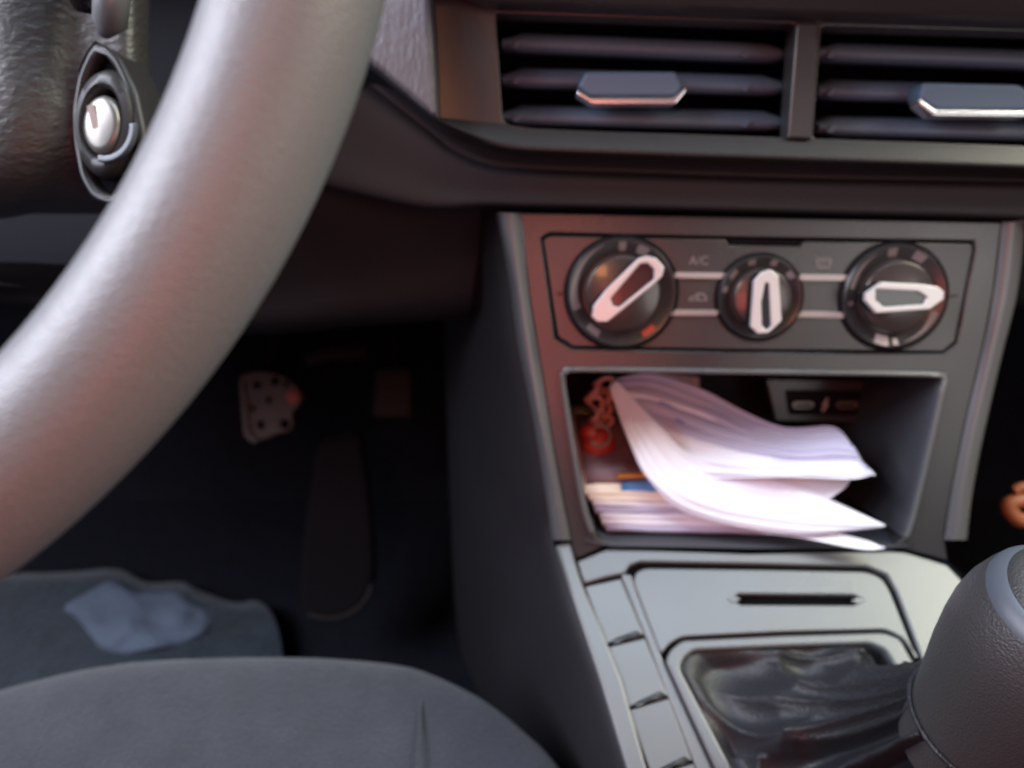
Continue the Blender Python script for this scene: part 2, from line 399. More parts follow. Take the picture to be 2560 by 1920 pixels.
L_r4 = [(305, 179), (400, 203), (440, 209), (485, 207), (540, 208), (650, 210), (800, 214), (1024, 220), (1230, 226)]
def rr(L, h):
    return [F1.on(x, y, h) for x, y in L]
link('vent_lip', grid_mesh(loft([rr(L_open, .0205), rr(L_mid, .0235), rr(L_lip, .0245), rr(L_und, .012), rr(L_und, .0)], 6, 5)), M['lip'], dash, 180)
link('ledge', grid_mesh(loft([rr(L_und, .006), rr(L_val, .000), rr(L_rdg, .0065), rr(L_r2, .006), rr(L_r3, .006), rr(L_r4, -.004), rr(L_r4, -.03)], 6, 5)), M['dash'], dash, 180)
# textured soft pad at the left of the vents
pad = [(330, -60), (427, -60), (434, 60), (436.5, 117), (424, 108), (382, 72), (330, 30)]
plate('soft_pad', M['pad'], F1, [fillet(F1.uvs(pad, .034), [0, .001, 0, .003, .004, .003, 0])], -.01, .034, .003, dash, res=4)
# knee panel
K = [[(-150, 262), (0, 262), (150, 258), (260, 180), (345, 92), (395, 112), (440, 160), (470, 196)],
     [(-150, 275), (0, 276), (150, 268), (262, 220), (350, 165), (400, 170), (440, 190), (480, 204)],
     [(-150, 290), (0, 292), (150, 300), (262, 290), (350, 270), (400, 262), (440, 255), (478, 250)],
     [(-150, 300), (0, 303), (150, 325), (262, 330), (350, 322), (400, 318), (440, 315), (470, 312)],
     [(-150, 304), (0, 307), (150, 329), (262, 334), (350, 326), (400, 322), (440, 319), (470, 316)]]
hs = [-.005, -.012, -.03, -.045, -.12]
link('knee_panel', grid_mesh(loft([[F1.on(x, y, h) for x, y in r] for r, h in zip(K, hs)], 5, 5)), M['knee'], dash, 180)
link('lower_trim_edge', tube_mesh([F1.on(-60, 283, -.015), F1.on(0, 283, -.02), F1.on(30, 285, -.024), F1.on(50, 289, -.03)], .0014, 8), M['plastic'], dash, 180)
# light-blocking slab, then back bodies behind the vents so the dash is solid
link('cowl', box_mesh(Vector((.2, .83, 1.17)), 2.6, .74, .10, None, .01), M['dark'], dash)  # unseen slab added to keep windscreen light out of the footwell
link('binnacle', box_mesh(at(120, 40, .62), .75, .05, .42, Matrix.Rotation(math.radians(-20), 3, 'X'), .02), M['dark'], dash)
link('body', box_mesh(F1.w(-.05, .14, -.10), 1.5, .10, .30, Matrix.Rotation(math.radians(-25), 3, 'X'), .01), M['dark'], dash)

# ---------------------------------------------------------------- air vents
def slat_line(y0, y1, x0, x1, h=-.006):
    """slat swept between pixel ends, blade profile"""
    A = F1.on(x0, y0, h); B = F1.on(x1, y1, h)
    d = (B - A).normalized(); up = F1.n.cross(d).normalized() * 1.0
    if up.dot(F1.v) < 0: up = -up
    n = F1.n
    prof = [(-.022, .0100), (-.010, .0086), (-.001, .0056), (.0034, .0020), (.0042, -.0010), (.0026, -.0034), (-.002, -.0042), (-.020, -.0010)]
    rows = []
    N = 14
    for i in range(N + 1):
        t = i / N; e = min(t, 1 - t) * N
        k = 1.0 if e >= 1 else .55 + .45 * e
        c = A.lerp(B, t)
        rows.append([c + n * (a * 1.0 - (1 - k) * .004) + up * (b * k) for a, b in prof])
    me = grid_mesh(rows, True)
    bm = bmesh.new(); bm.from_mesh(me); bm.verts.ensure_lookup_table(); L = len(bm.verts); q = len(prof)
    bm.faces.new([bm.verts[k] for k in range(q)]); bm.faces.new([bm.verts[L - q + k] for k in range(q)][::-1]); bm.to_mesh(me); bm.free()
    return me
def vent(loc, label, lines, x0, x1, tab, inner):
    v = empty('air_vent', loc, label, 'air vent', 'air vents in the dashboard')
    # duct
    rows = []
    for h in (.008, -.05):
        rows.append([F1.w(a, b, h) for a, b in inner])
    duct = link('duct', grid_mesh(rows, True), M['dark'], v)
    plate('back_plate', M['gap'], F1, [inner], -.052, -.048, .0005, v)
    for ya, yb in lines:
        link('slat', slat_line(ya, yb, x0, x1), M['slat'], v, 50)
    # pivot clips on the slats (small pale lozenges near the ends)
    for ya, yb in lines:
        for t in (.055, .86):
            x = x0 + (x1 - x0) * t; y = ya + (yb - ya) * t
            if x > 1060: continue
            pts = F1.uvs([(x - 7, y + 3), (x, y - 4), (x + 6, y - 2), (x - 1, y + 5)], -.001)
            plate('pivot_clip', M['slat'], F1, [fillet(pts, .0006)], -.0042, -.001, .0004, v)
    # centre tab
    tb = tab
    t = plate('tab', M['slat'], F1, [fillet(F1.uvs(tb['body'], .012), .002)], -.004, .012, .0022, v, res=4)
    plate('tab_trim', M['chrome'], F1, [fillet(F1.uvs(tb['trim'], .013), .0012)], .004, .0150, .0010, t)
    return v
tab1 = dict(body=[(586, 71), (676, 71), (683, 88), (674, 96), (590, 96), (578, 86)],
            trim=[(577, 90), (590, 98), (672, 98), (686, 87), (686, 92), (675, 105), (592, 105), (577, 96)])
vent(F1.on(645, 75, 0), 'left dashboard air vent, whole slats and a chrome-edged tab in the middle', [(43, 55), (79, 88), (117, 124)], 502, 787, tab1,
     F1.uvs([(490, 8), (802, 19), (794, 143), (620, 137), (524, 133), (498, 127)], .008))
tab2 = dict(body=[(924, 82), (1020, 84), (1040, 100), (1026, 110), (936, 110), (920, 98)],
            trim=[(918, 99), (933, 110), (1022, 111), (1038, 100), (1039, 106), (1026, 118), (932, 117), (918, 106)])
vent(F1.on(950, 80, 0), 'right dashboard air vent cut off by the picture edge, right of the upright divider', [(53, 63), (91, 100), (128, 135)], 818, 1086, tab2,
     F1.uvs([(816, 21), (1108, 29), (1099, 155), (807, 144)], .008))
dv = F1.uvs([(797, 22), (819, 23), (812, 139), (788, 138)], .0235)
plate('vent_divider', M['plastic'], F1, [fillet(dv, .001)], .0202, .0235, .0012, dash)

# ---------------------------------------------------------------- centre console
con = empty('center_console', F2.on(760, 600, -.05), 'grey centre console with the open storage cubby and button-blank strip along its left side', 'centre console')
left_edge = [(499, 212), (512, 272), (522, 345), (537, 417), (549, 489), (556, 540)]
left_face = [(520, 213), (529, 296), (541, 369), (552, 440), (561, 490), (571, 540)]
right_face = [(1002, 222), (994, 290), (982, 352), (966, 420), (952, 489), (944, 540)]
right_edge = [(1024, 219), (1016, 290), (1001, 352), (985, 420), (971, 489), (965, 540)]
# stack face (with climate opening), U-shaped round the cubby
rec = [(541, 238), (549, 233), (726, 237), (974, 241), (975, 250), (957, 343), (944, 354), (726, 352), (572, 349), (555, 338)]
cub_in = [(611, 549), (592, 536), (585, 515), (579, 487), (562, 384), (566, 372), (578, 369), (748, 371), (928, 374), (943, 379), (942, 392), (914, 515), (905, 540), (890, 552)]
fo = [(520, 213), (1002, 222), (994, 290), (982, 352), (966, 420), (952, 489), (944, 535), (948, 561), (905, 549.5), (890, 548)] + \
     [(905, 538), (914, 513), (942, 392), (943, 379), (928, 374), (748, 371), (578, 369), (566, 372), (562, 384), (579, 487), (585, 515), (592, 534), (607, 545)] + \
     [(575, 560), (571, 540), (561, 490), (552, 440), (541, 369), (529, 296)]
plate('stack_face', M['plastic'], F1, [F1.uvs(fo), F1.uvs(rec)[::-1]], -.012, 0, .0010, con, res=3)
# rolled edges
def roll(name, face, edge, outx):
    rows = [[F1.on(x, y, -.0006) for x, y in face], [F1.on(x + (ex - x) * .5, y, .0022) for (x, y), (ex, ey) in zip(face, edge)], [F1.on(x, y, -.001) for x, y in edge],
            [F1.on(x + outx, y, -.012) for x, y in edge]]
    link(name, grid_mesh(loft(rows, 6, 5)), M['console'], con, 180)
roll('left_edge_roll', left_face, left_edge, -4)
roll('right_edge_roll', right_face, right_edge, 2)
# left flank
fl0 = [(499, 212), (512, 272), (522, 345), (537, 417), (549, 489), (556, 540), (577, 611), (600, 679), (627, 768), (668, 900)]
H0 = [-.012, -.012, -.012, -.012, -.012, -.012]
def flank_pt(i, px, py, dp):
    base = F1.on(px, py, -.012) if i < 6 else F2.on(px, py, -.004)
    return base
rows = []
fl1 = [(488, 209), (494, 272), (503, 345), (517, 417), (531, 489), (542, 545), (563, 614), (587, 682), (614, 770), (655, 900)]
fl2 = [(464, 226), (470, 280), (480, 350), (492, 420), (508, 492), (524, 552), (545, 620), (570, 690), (596, 774), (636, 900)]
fl3 = [(444, 262), (448, 300), (456, 362), (468, 430), (484, 500), (500, 570), (522, 640), (548, 708), (574, 786), (614, 900)]
def dep(p): return (p - CAM).dot(FWD)
base = [F1.on(x - 3, y, -.012) if i < 6 else F2.on(x, y, -.002) for i, (x, y) in enumerate(fl0)]
rows.append(base)
for L, dd in ((fl1, .010), (fl2, .05), (fl3, .13)):
    rows.append([at(x, y, dep(b) + dd) for (x, y), b in zip(L, base)])
last = rows[-1]
rows.append([Vector((p.x - .01, p.y + .04, p.z - .2)) for p in last])
rows.append([Vector((p.x - .015, p.y + .05, FZ - .02)) for p in last])
link('left_flank', grid_mesh(loft(rows, 5, 5)), M['dash'], con, 180)
# right flank
rows = []
fr0 = [(1026, 219), (1018, 290), (1003, 352), (987, 420), (973, 489), (967, 540), (969, 560)]
base = [F1.on(x, y, -.012) for x, y in fr0]
rows = [base, [p + Vector((.002, .05, -.01)) for p in base], [p + Vector((.0, .3, -.15)) for p in base]]
link('right_flank', grid_mesh(loft(rows, 4, 4)), M['dash'], con, 180)
# cubby interior
cub_r = F1.uvs([(611, 546), (592, 534), (585, 515), (579, 487), (562, 384), (566, 372), (578, 369), (748, 371), (928, 374), (943, 379), (942, 392), (914, 513), (905, 538), (890, 548)])
cc = Vector((sum(a for a, b in cub_r) / len(cub_r), sum(b for a, b in cub_r) / len(cub_r)))
def ins(k): return [tuple(cc + (Vector(p) - cc) * k) for p in cub_r]
rows = [[F1.w(a, b, .0) for a, b in ins(1.0)], [F1.w(a, b, .0012) for a, b in ins(.993)], [F1.w(a, b, -.002) for a, b in ins(.978)], [F1.w(a, b, -.02) for a, b in ins(.968)], [F1.w(a, b, -.115) for a, b in ins(.93)]]
cubby = link('storage_cubby', grid_mesh(loft(rows, 2, 3, closed=True, lin_v=True), True), M['cubby'], con, 60)
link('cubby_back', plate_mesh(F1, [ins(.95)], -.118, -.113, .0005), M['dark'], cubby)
rim = [F1.w(a, b, .0008) for a, b in ins(.995)][1:-1]
link('cubby_rim', tube_mesh(crom(rim, 3), .0016, 8), M['console'], cubby, 180)

# ---- lower console surface
plate('base_plate', M['gap'], F2, [F2.uvs([(568, 556), (606, 545), (748, 551), (892, 548), (950, 562), (1010, 620), (1120, 930), (676, 930), (628, 768), (600, 679), (577, 611)], -.004), F2.uvs([(674, 666), (680, 655), (692, 646), (784, 641), (872, 638), (889, 645), (917, 692), (950, 765), (994, 880), (985, 890), (790, 890), (726, 768), (700, 716)], -.004)[::-1]], -.03, -.004, .001, con)
sur = [(577, 561.5), (609, 548), (748, 553.5), (889, 550.5), (905, 552), (947, 564.5), (962, 580), (1000, 640), (1060, 760), (1100, 900), (1010, 900), (975, 800), (925, 665), (897, 591), (887, 574), (867, 566), (760, 563.5), (640, 561.5), (630, 565), (625, 573), (606, 577), (584, 583)]
plate('upper_surround', M['console'], F2, [F2.uvs(sur)], -.006, .0, .0012, con)
rail = [(556, 545), (570, 541), (575, 560), (583, 584), (597, 617), (622, 679), (647, 768), (694, 900), (668, 900), (627, 768), (600, 679), (577, 611)]
plate('edge_rail', M['console'], F2, [F2.uvs(rail, .002)], -.006, .002, .0016, con)
lid = [(635, 573), (645, 568.5), (760, 570), (866, 572), (881, 578), (889, 590), (917, 659), (903, 638.5), (886, 629.5), (780, 632), (681, 637), (668, 645), (661, 655), (634, 583)]
slot = [(731, 599), (739, 594), (853, 595), (862, 599), (854, 605.5), (741, 605)]
ld = plate('tray_lid', M['console'], F2, [fillet(F2.uvs(lid), [.004, .004, 0, .004, .004, .004, .001, .003, .004, 0, .004, .004, .003, 0]), F2.uvs(slot)[::-1]], -.005, .0006, .0009, con)
plate('slot_floor', M['gap'], F2, [F2.uvs([(730, 592), (862, 593), (862, 607), (732, 607)])], -.0064, -.0054, .0003, ld)
plate('slot_end', M['console'], F2, [F2.uvs([(727, 599), (734, 595.5), (741, 599), (733, 603.5)], .0009)], .0001, .0012, .0005, ld)
plate('slot_end', M['console'], F2, [F2.uvs([(850, 601), (858, 597), (866, 600), (860, 604)], .0009)], .0001, .0012, .0005, ld)
# button blanks
divs = [((584, 585), (621, 577)), ((604.5, 646), (645, 636.5)), ((627, 709), (668.5, 697)), ((651, 775), (693, 762)), ((678, 845), (720, 830))]
for i in range(4):
    (ax, ay), (bx, by) = divs[i]; (dx, dy), (ex, ey) = divs[i + 1]
    q = [(ax + 1, ay + 1.5), (bx, by + 1.5), (ex - .5, ey - 1.2), (dx + .5, dy - 1.2)]
    o = plate('button_blank', M['console'], F2, [fillet(F2.uvs(q), .0010)], -.005, -.0002, .0007, con)
    # raised finger notch at the near edge
    mx, my = (dx + ex) / 2, (dy + ey) / 2
    s = [(dx + 1, dy - 1.5), (dx + 12, dy - 8), (ex - 9, ey - 5.5), (ex - 1, ey - 1), (ex - 11, ey + 0), (dx + 12, dy - 1.5)]
    plate('finger_notch', M['gap'], F2, [F2.uvs(s, .0001)], -.0001, .0003, .0001, o)
    s = [(dx + 6, dy - 3.2), (dx + 14, dy - 6.2), (ex - 10, ey - 3.6), (ex - 5, ey - 1.9), (ex - 13, ey - 1.5), (dx + 13, dy - 3.4)]
    plate('notch_ridge', M['console'], F2, [F2.uvs(s, .0010)], .0003, .0010, .0003, o)
strip = [(622, 573), (632, 575), (637, 592), (662, 657), (664, 662), (712, 768), (762, 900), (746, 900), (695, 764), (670, 701), (646, 637), (622, 577)]
plate('inner_rail', M['console'], F2, [F2.uvs(strip)], -.006, -.0004, .0008, con)

# ---------------------------------------------------------------- climate control panel
cl = empty('climate_control_panel', F1.on(755, 296, -.004), 'climate control panel with three round dials and silver pointer handles', 'control panel')
ci = [(543, 239.5), (550, 235.5), (726, 239.5), (729, 245), (800, 246), (804, 241), (972, 243.5), (973, 250), (955, 341.5), (942.5, 351.5), (726, 349.5), (573, 346.5), (557.5, 336.5)]
plate('face', M['plastic'], F1, [F1.uvs(ci, -.0015)], -.010, -.0015, .0008, cl)
plate('gap_liner', M['gap'], F1, [F1.uvs([(538, 230), (978, 238), (978, 252), (956, 358), (560, 352)], -.011)], -.014, -.0105, .0005, cl)
plate('release_tab', M['dark'], F1, [fillet(F1.uvs([(727, 238), (803, 240), (799, 244.5), (730, 243.5)], -.003), .0008)], -.006, -.003, .0005, cl)
for x0, y0, x1, y1 in ((556, 293.5, 567, 292.5), (946, 296, 958, 295)):
    plate('seam_line', M['gap'], F1, [F1.uvs([(x0, y0), (x1, y1), (x1, y1 + 1.2), (x0, y0 + 1.2)], -.0012)], -.0014, -.0011, .0001, cl)
for b in ([(669.4, 278), (676.8, 272.3), (728, 273), (721, 278.8)], [(668, 315.5), (675.5, 309.8), (722, 310.2), (716, 315.7)],
          [(795, 280.5), (802, 274.4), (852, 275), (845, 281)], [(796, 317), (803, 311), (850, 312.5), (843, 318.5)]):
    plate('trim_bar', M['barpaint'], F1, [F1.uvs(b, .0002)], -.002, .0002, .0003, cl)
def text_mesh(s, size, fr, px, py, h, shear=0.0):
    c = bpy.data.curves.new('t', 'FONT'); c.body = s; c.size = size; c.align_x = 'CENTER'; c.align_y = 'CENTER'; c.extrude = .00012; c.shear = shear
    o = bpy.data.objects.new('t', c); COL.objects.link(o)
    dg = bpy.context.evaluated_depsgraph_get(); dg.update()
    me = bpy.data.meshes.new_from_object(o.evaluated_get(dg)); bpy.data.objects.remove(o); bpy.data.curves.remove(c)
    a, b = fr.uv(px, py, h); O = fr.w(a, b, h)
    me.transform(Matrix(((fr.u.x, fr.v.x, fr.n.x, O.x), (fr.u.y, fr.v.y, fr.n.y, O.y), (fr.u.z, fr.v.z, fr.n.z, O.z), (0, 0, 0, 1))))
    return me
link('lettering', text_mesh('A/C', .0068, F1, 699, 261, -.0013), M['markdim'], cl, None)
# recirculation symbol (car outline with arrow), rear demist symbol
car = [(688, 301), (690, 297), (694, 296), (698, 293), (704, 293.4), (707, 297), (707, 301)]
car_in = [(691, 299.7), (692, 298), (695, 297.6), (698.5, 294.8), (703, 295), (705, 297.8), (705, 299.7)]
plate('recirculation_symbol', M['markdim'], F1, [F1.uvs(car, -.0011), F1.uvs(car_in, -.0011)[::-1], circle(F1.uv(698, 298, -.0011), .0009, 12)], -.0014, -.0011, .0001, cl)
rd = [(816, 259), (832, 259.5), (830, 268), (818, 268)]; rdi = [(818, 260.5), (830, 261), (828.6, 266.6), (819.4, 266.6)]
waves = [[(x, 257), (x + 1.4, 257), (x + 2.4, 262), (x + 1.4, 270), (x, 270), (x + 1, 262)] for x in (820, 824, 828)]
plate('demist_symbol', M['markdim'], F1, [F1.uvs(rd, -.0011), F1.uvs(rdi, -.0011)[::-1]], -.0014, -.0011, .0001, cl)
plate('demist_symbol', M['markdim'], F1, [F1.uvs(q, -.0008) for q in waves], -.0010, -.0008, .0001, cl)

PXM = 1 / 1748.0                                   # metres per picture pixel at the panel
def dial(px, py, rpx, handle, hole, label, marks):
    c = F1.uv(px, py, 0); R = rpx * PXM
    C = F1.w(c[0], c[1], 0)
    d = link('dial', lathe_mesh(C, F1.n, [(R, -.006), (R, -.0006), (R * .985, .0012), (R * .95, .0022), (R * .90, .0018), (R * .74, -.0006), (R * .70, -.0012), (R * .695, -.004)], 96), M['dialring'], cl, 50)
    link('ring', lathe_mesh(C, F1.n, [(R * 1.045, -.0016), (R * 1.05, -.0002), (R * 1.02, .0004), (R * 1.0, -.001)], 96), M['dark'], d, 180)
    link('knob_base', lathe_mesh(C, F1.n, [(R * .675, -.004), (R * .675, .0045), (R * .66, .0060), (R * .63, .0064), (.0001, .0066)], 96), M['disc'], d, 50)
    for kind, dat in marks:
        if kind == 'arc':
            r0, r1, a0, a1, mm, tp = dat
            # painted on the sloping ring face
            n = 26; rows = []
            def hh(r): return -.0006 + (r / R - .74) / .16 * .0024 + .00025
            for s in range(3):
                row_ = []
                for k in range(n + 1):
                    t = k / n; a = math.radians(a0 + (a1 - a0) * t)
                    ra = r0 * R + ((r1 - r0) * R * .9 * t if tp else 0); rb = r1 * R
                    r = ra + (rb - ra) * s / 2
                    row_.append(F1.w(c[0] + r * math.cos(a), c[1] + r * math.sin(a), hh(r)))
                rows.append(row_)
            o = link('scale_arc', grid_mesh(rows), M[mm], d, 180)
    # pointer handle
    hw = F1.uvs(handle, .0185)
    hb = F1.uvs(hole, .0185)
    hcx = sum(a for a, b in hb) / len(hb); hcy = sum(b for a, b in hb) / len(hb)
    hb = [(hcx + (a - hcx) * (1 + .0011 / max(.0011, math.hypot(a - hcx, b - hcy)) * 1.45), hcy + (b - hcy) * (1 + .0011 / max(.0011, math.hypot(a - hcx, b - hcy)) * 1.45)) for a, b in hb]
    cen = Vector((sum(a for a, b in hw) / len(hw), sum(b for a, b in hw) / len(hw)))
    body = [tuple(cen + (Vector(q) - cen) * .99) for q in hw]
    hnd = plate('handle', M['gloss'], F1, [fillet(body, .0010)], .006, .0165, .0008, d)
    plate('handle_frame', M['silver'], F1, [fillet(hw, .0006), fillet(hb, .0006)], .0150, .0185, .0007, hnd, res=4)
    plate('handle_inlay', M['plastic'], F1, [fillet([tuple(cen + (Vector(q) - cen) * 1.0) for q in hb], .0006)], .0150, .0162, .0004, hnd)
    return d
h1 = [(592, 317), (593.7, 306), (606, 290.3), (639, 258), (648, 256), (656, 258), (664.6, 267), (662.5, 276.5), (652, 286), (607.5, 322), (597.5, 322)]
i1 = [(613, 297), (639, 267), (646, 265.5), (652, 271), (651.5, 280), (621, 305), (615, 304)]
dial(621.5, 293, 55, h1, i1, None, [('arc', (.77, .93, 200, 112, 'markdim', True)), ('arc', (.76, .92, 95, 86, 'markdim', False)), ('arc', (.76, .92, 72, 58, 'markdim', False)), ('arc', (.80, .90, -45, -62, 'markred', False)), ('arc', (.78, .9, -118, -136, 'markdim', False))])
h2 = [(751, 327), (754.5, 281), (762, 272), (771, 269.5), (779, 276), (782, 321), (769, 333), (758, 334)]
i2 = [(763, 323), (763.3, 305), (765.6, 285.5), (769, 287), (771, 324), (767, 327.5)]
dial(759.5, 297.5, 42.5, h2, i2, None, [('arc', (.78, .92, a, b, 'markdim', False)) for a, b in ((148, 132), (112, 100), (76, 66), (44, 32), (172, 162))])
h3 = [(865.4, 301), (866, 293.5), (882, 282), (925, 284.5), (938.8, 287), (944.6, 292), (944, 299.5), (930, 309.5), (876.4, 313.4)]
i3 = [(878.7, 290), (915.7, 292.4), (925, 297.5), (921.6, 303.9), (886.8, 306), (878.7, 300)]
dial(894, 296.5, 52.5, h3, i3, None, [('arc', (.78, .90, 170, 118, 'markdim', True)), ('arc', (.76, .92, 104, 92, 'markdim', False)), ('arc', (.76, .92, 70, 54, 'markdim', False)), ('arc', (.76, .94, -94, -112, 'mark', False)), ('arc', (.80, .92, -82, -88, 'mark', False)), ('arc', (.78, .90, -20, -74, 'markdim', True)), ('arc', (.78, .90, 186, 192, 'markdim', False))])

# ---------------------------------------------------------------- USB panel at the back of the cubby
usb = empty('usb_panel', F1.on(825, 405, -.09), 'black USB socket panel on the back wall of the cubby', 'socket panel')
UH = -.085
plate('panel', M['plastic'], F1, [fillet(F1.uvs([(765, 378), (893, 380), (886, 424), (775, 422)], UH), .003)], -.112, UH, .0016, usb)
plate('socket_recess', M['dark'], F1, [fillet(F1.uvs([(785, 390), (872, 391), (868, 416), (789, 415)], UH + .001), .003)], UH - .002, UH + .001, .0008, usb)
for x in (803, 847):
    s = plate('usb_socket', M['lockmetal'], F1, [fillet(F1.uvs([(x - 11, 404), (x - 8, 401.5), (x + 10, 401.5), (x + 12, 405), (x + 8, 408.8), (x - 9, 409)], UH + .0022), .002)], UH + .001, UH + .0022, .0004, usb)
    plate('slot', M['gap'], F1, [fillet(F1.uvs([(x - 8, 404.6), (x + 8, 404), (x + 8, 406.6), (x - 8, 407)], UH + .0025), .0008)], UH + .0021, UH + .0025, .0001, s)
z = [(821, 411), (824, 405.5), (822, 405), (827, 397.5), (829, 399), (826.5, 403), (829, 404), (823.5, 412)]
plate('charge_symbol', M['mark'], F1, [F1.uvs(z, UH + .0014)], UH + .001, UH + .0014, .0001, usb)

# ---------------------------------------------------------------- papers in the cubby
def sheet(rows, m, name, label, cat='paper', nu=8, nv=12, t=.0005, wob=.0012, sd=0, crease=0.0, group='loose papers stuffed in the cubby'):
    P = [[F1.on(*q) for q in r] for r in rows]
    G = loft(P, nu, nv)
    for i, r in enumerate(G):
        for j, p in enumerate(r):
            p = p + F1.n * crease * (abs(math.sin(i * .62 + .03 * j + sd)) + .6 * math.sin(i * .23 + j * .08 + sd * 2))
            G[i][j] = p + F1.n * wob * noise.noise(Vector((p.x * 40, p.z * 40, sd)))
    o = link(name, grid_mesh(G), m, smooth=180); thick(o, t, 0)
    tag(o, label, cat, group); return o
# rows run from the folded left spine (upper row) to the lower row; columns left -> right
sheet([[(650, 470, -.036), (690, 500, -.026), (760, 516, -.010), (820, 528, .002), (868, 541, .008), (884, 549, .012)],
       [(648, 474, -.034), (688, 508, -.024), (755, 524, -.007), (825, 535, .004), (868, 545, .009), (886, 548, .012)],
       [(646, 478, -.034), (686, 515, -.022), (748, 530, -.005), (800, 538, .005), (862, 549, .010), (885, 549, .012)]],
      M['paper'], 'folded_paper', 'white paper with a ragged lower edge, lowest sheet poking toward the cubby lip', wob=.002, sd=3)
S2 = sheet([[(616, 380, -.050), (652, 418, -.034), (694, 458, -.024), (748, 472, -.014), (812, 492, -.002), (884, 525, .010)],
       [(612, 383, -.047), (641, 438, -.026), (674, 482, -.014), (732, 504, -.006), (812, 517, .003), (884.4, 525.2, .0105)],
       [(609, 386, -.046), (629, 443, -.026), (650, 481, -.014), (690, 514, -.008), (790, 533, .004), (880, 527.5, .010)]],
      M['paper'], 'folded_paper', 'bright white folded sheet ending in a sharp point at the right', wob=.0015, sd=4, crease=.0010)
sheet([[(700, 455, -.030), (745, 462, -.020), (790, 468, -.012), (830, 472, -.008), (852, 476, -.006)],
       [(700, 465, -.028), (745, 472, -.018), (790, 480, -.010), (828, 485, -.006), (846, 487, -.004)],
       [(700, 474, -.026), (745, 480, -.016), (788, 490, -.008), (818, 501, -.003), (832, 497, -.002)]],
      M['paper'], 'folded_paper', 'short white flap with a rounded corner between the top bundle and the pointed sheet', wob=.001, sd=5)
for k in range(5):
    f = k / 4.0
    dy = k * 7.5 - 4; dh = k * .0034
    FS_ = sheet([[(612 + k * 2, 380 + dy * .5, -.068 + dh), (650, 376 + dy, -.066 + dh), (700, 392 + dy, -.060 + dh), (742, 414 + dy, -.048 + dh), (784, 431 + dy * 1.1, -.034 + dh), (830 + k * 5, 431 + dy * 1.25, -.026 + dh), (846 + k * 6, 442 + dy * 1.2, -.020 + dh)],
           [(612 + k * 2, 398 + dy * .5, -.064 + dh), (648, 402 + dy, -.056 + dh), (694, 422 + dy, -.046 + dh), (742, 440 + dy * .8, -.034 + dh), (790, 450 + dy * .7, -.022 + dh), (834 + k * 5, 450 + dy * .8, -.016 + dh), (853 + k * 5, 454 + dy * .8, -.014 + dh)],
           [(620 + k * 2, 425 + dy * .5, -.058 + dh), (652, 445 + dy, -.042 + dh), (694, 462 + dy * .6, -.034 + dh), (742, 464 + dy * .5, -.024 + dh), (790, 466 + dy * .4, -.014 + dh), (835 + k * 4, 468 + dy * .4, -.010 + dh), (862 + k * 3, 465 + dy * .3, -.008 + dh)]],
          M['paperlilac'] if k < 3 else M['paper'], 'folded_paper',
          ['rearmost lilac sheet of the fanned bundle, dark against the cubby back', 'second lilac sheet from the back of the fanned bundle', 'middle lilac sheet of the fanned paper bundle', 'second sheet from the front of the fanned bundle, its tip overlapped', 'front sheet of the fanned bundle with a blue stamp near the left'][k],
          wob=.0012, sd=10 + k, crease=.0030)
# blue stamp marks printed on the front sheet
VS = [v.co + WLOC[FS_.name] for v in FS_.data.vertices]
def near(px, py):
    q = min(VS, key=lambda p: (proj(p)[0] - px) ** 2 + (proj(p)[1] - py) ** 2)
    d = (CAM - q).normalized(); r = ray(px, py)
    return CAM + r * ((q - CAM).dot(FWD)) + d * .0010
for st in ([(655, 404), (662, 402), (670, 406), (676, 410)], [(660, 408), (668, 409), (672, 414)], [(662, 416), (670, 414), (678, 420), (684, 424)], [(670, 420), (678, 426)]):
    link('ink_stroke', tube_mesh([near(*q) for q in st], .0006, 6), M['inkblue'], FS_, 180)
# flat letters stacked on the cubby floor
FL = Frame(F1.on(680, 531, -.012), 80.0)
names = ['lowest', 'second lowest', 'third lowest', 'middle', 'third from the top', 'second from the top', 'topmost white']
for k in range(7):
    h = .0002 + k * .0040
    x0 = 607 - k * 3.4 + random.uniform(-1.5, 1.5); y0 = 530 - k * 6.0
    a = F1.on(x0, y0, -.012 - k * .0012); b = F1.on(772 - k * 9, y0 + 3, -.012 - k * .0012)
    d = (b - a); back = Vector((-.006, .085, .004))
    rows = []
    for s in range(5):
        t = s / 4; r = []
        for j in range(9):
            q = a + d * (j / 8) + back * t
            q.z += .0012 * noise.noise(Vector((j * .6, t * 2, k * 3.1)))
            r.append(q)
        rows.append(r)
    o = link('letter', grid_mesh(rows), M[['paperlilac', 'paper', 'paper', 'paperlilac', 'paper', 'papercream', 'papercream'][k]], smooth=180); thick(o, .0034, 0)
    tag(o, names[k] + ' letter in the flat pile at the lower left of the cubby', 'letter', 'letters piled flat in the cubby')
# printed booklet on top of pile
a = F1.on(587, 488, -.0205) + Vector((0, .004, .003)); b = a + Vector((.068, .004, 0))
bk = Vector((-.004, .060, .006))
G = [[a + (b - a) * (j / 8) + bk * s / 4 + Vector((0, 0, .001 * noise.noise(Vector((j, s, 9))))) for j in range(9)] for s in range(5)]
o = link('booklet', grid_mesh(G), M['darkprint'], smooth=180); thick(o, .004, -1)
tag(o, 'dark mauve printed booklet with an orange and blue edge, on top of the flat pile', 'booklet')
def band(x0, x1, t0, t1, m, nm):
    G = [[a + (b - a) * (x0 + (x1 - x0) * j / 4) + bk * (t0 + (t1 - t0) * s) + Vector((0, -.0004, .0010)) for j in range(5)] for s in range(2)]
    q = link(nm, grid_mesh(G), m, o, 180); thick(q, .0006, 0)
band(.28, .98, .0, .06, M['orange'], 'orange_stripe')
a2 = F1.on(622, 490, -.0195); b2 = a2 + Vector((.045, 0, 0))
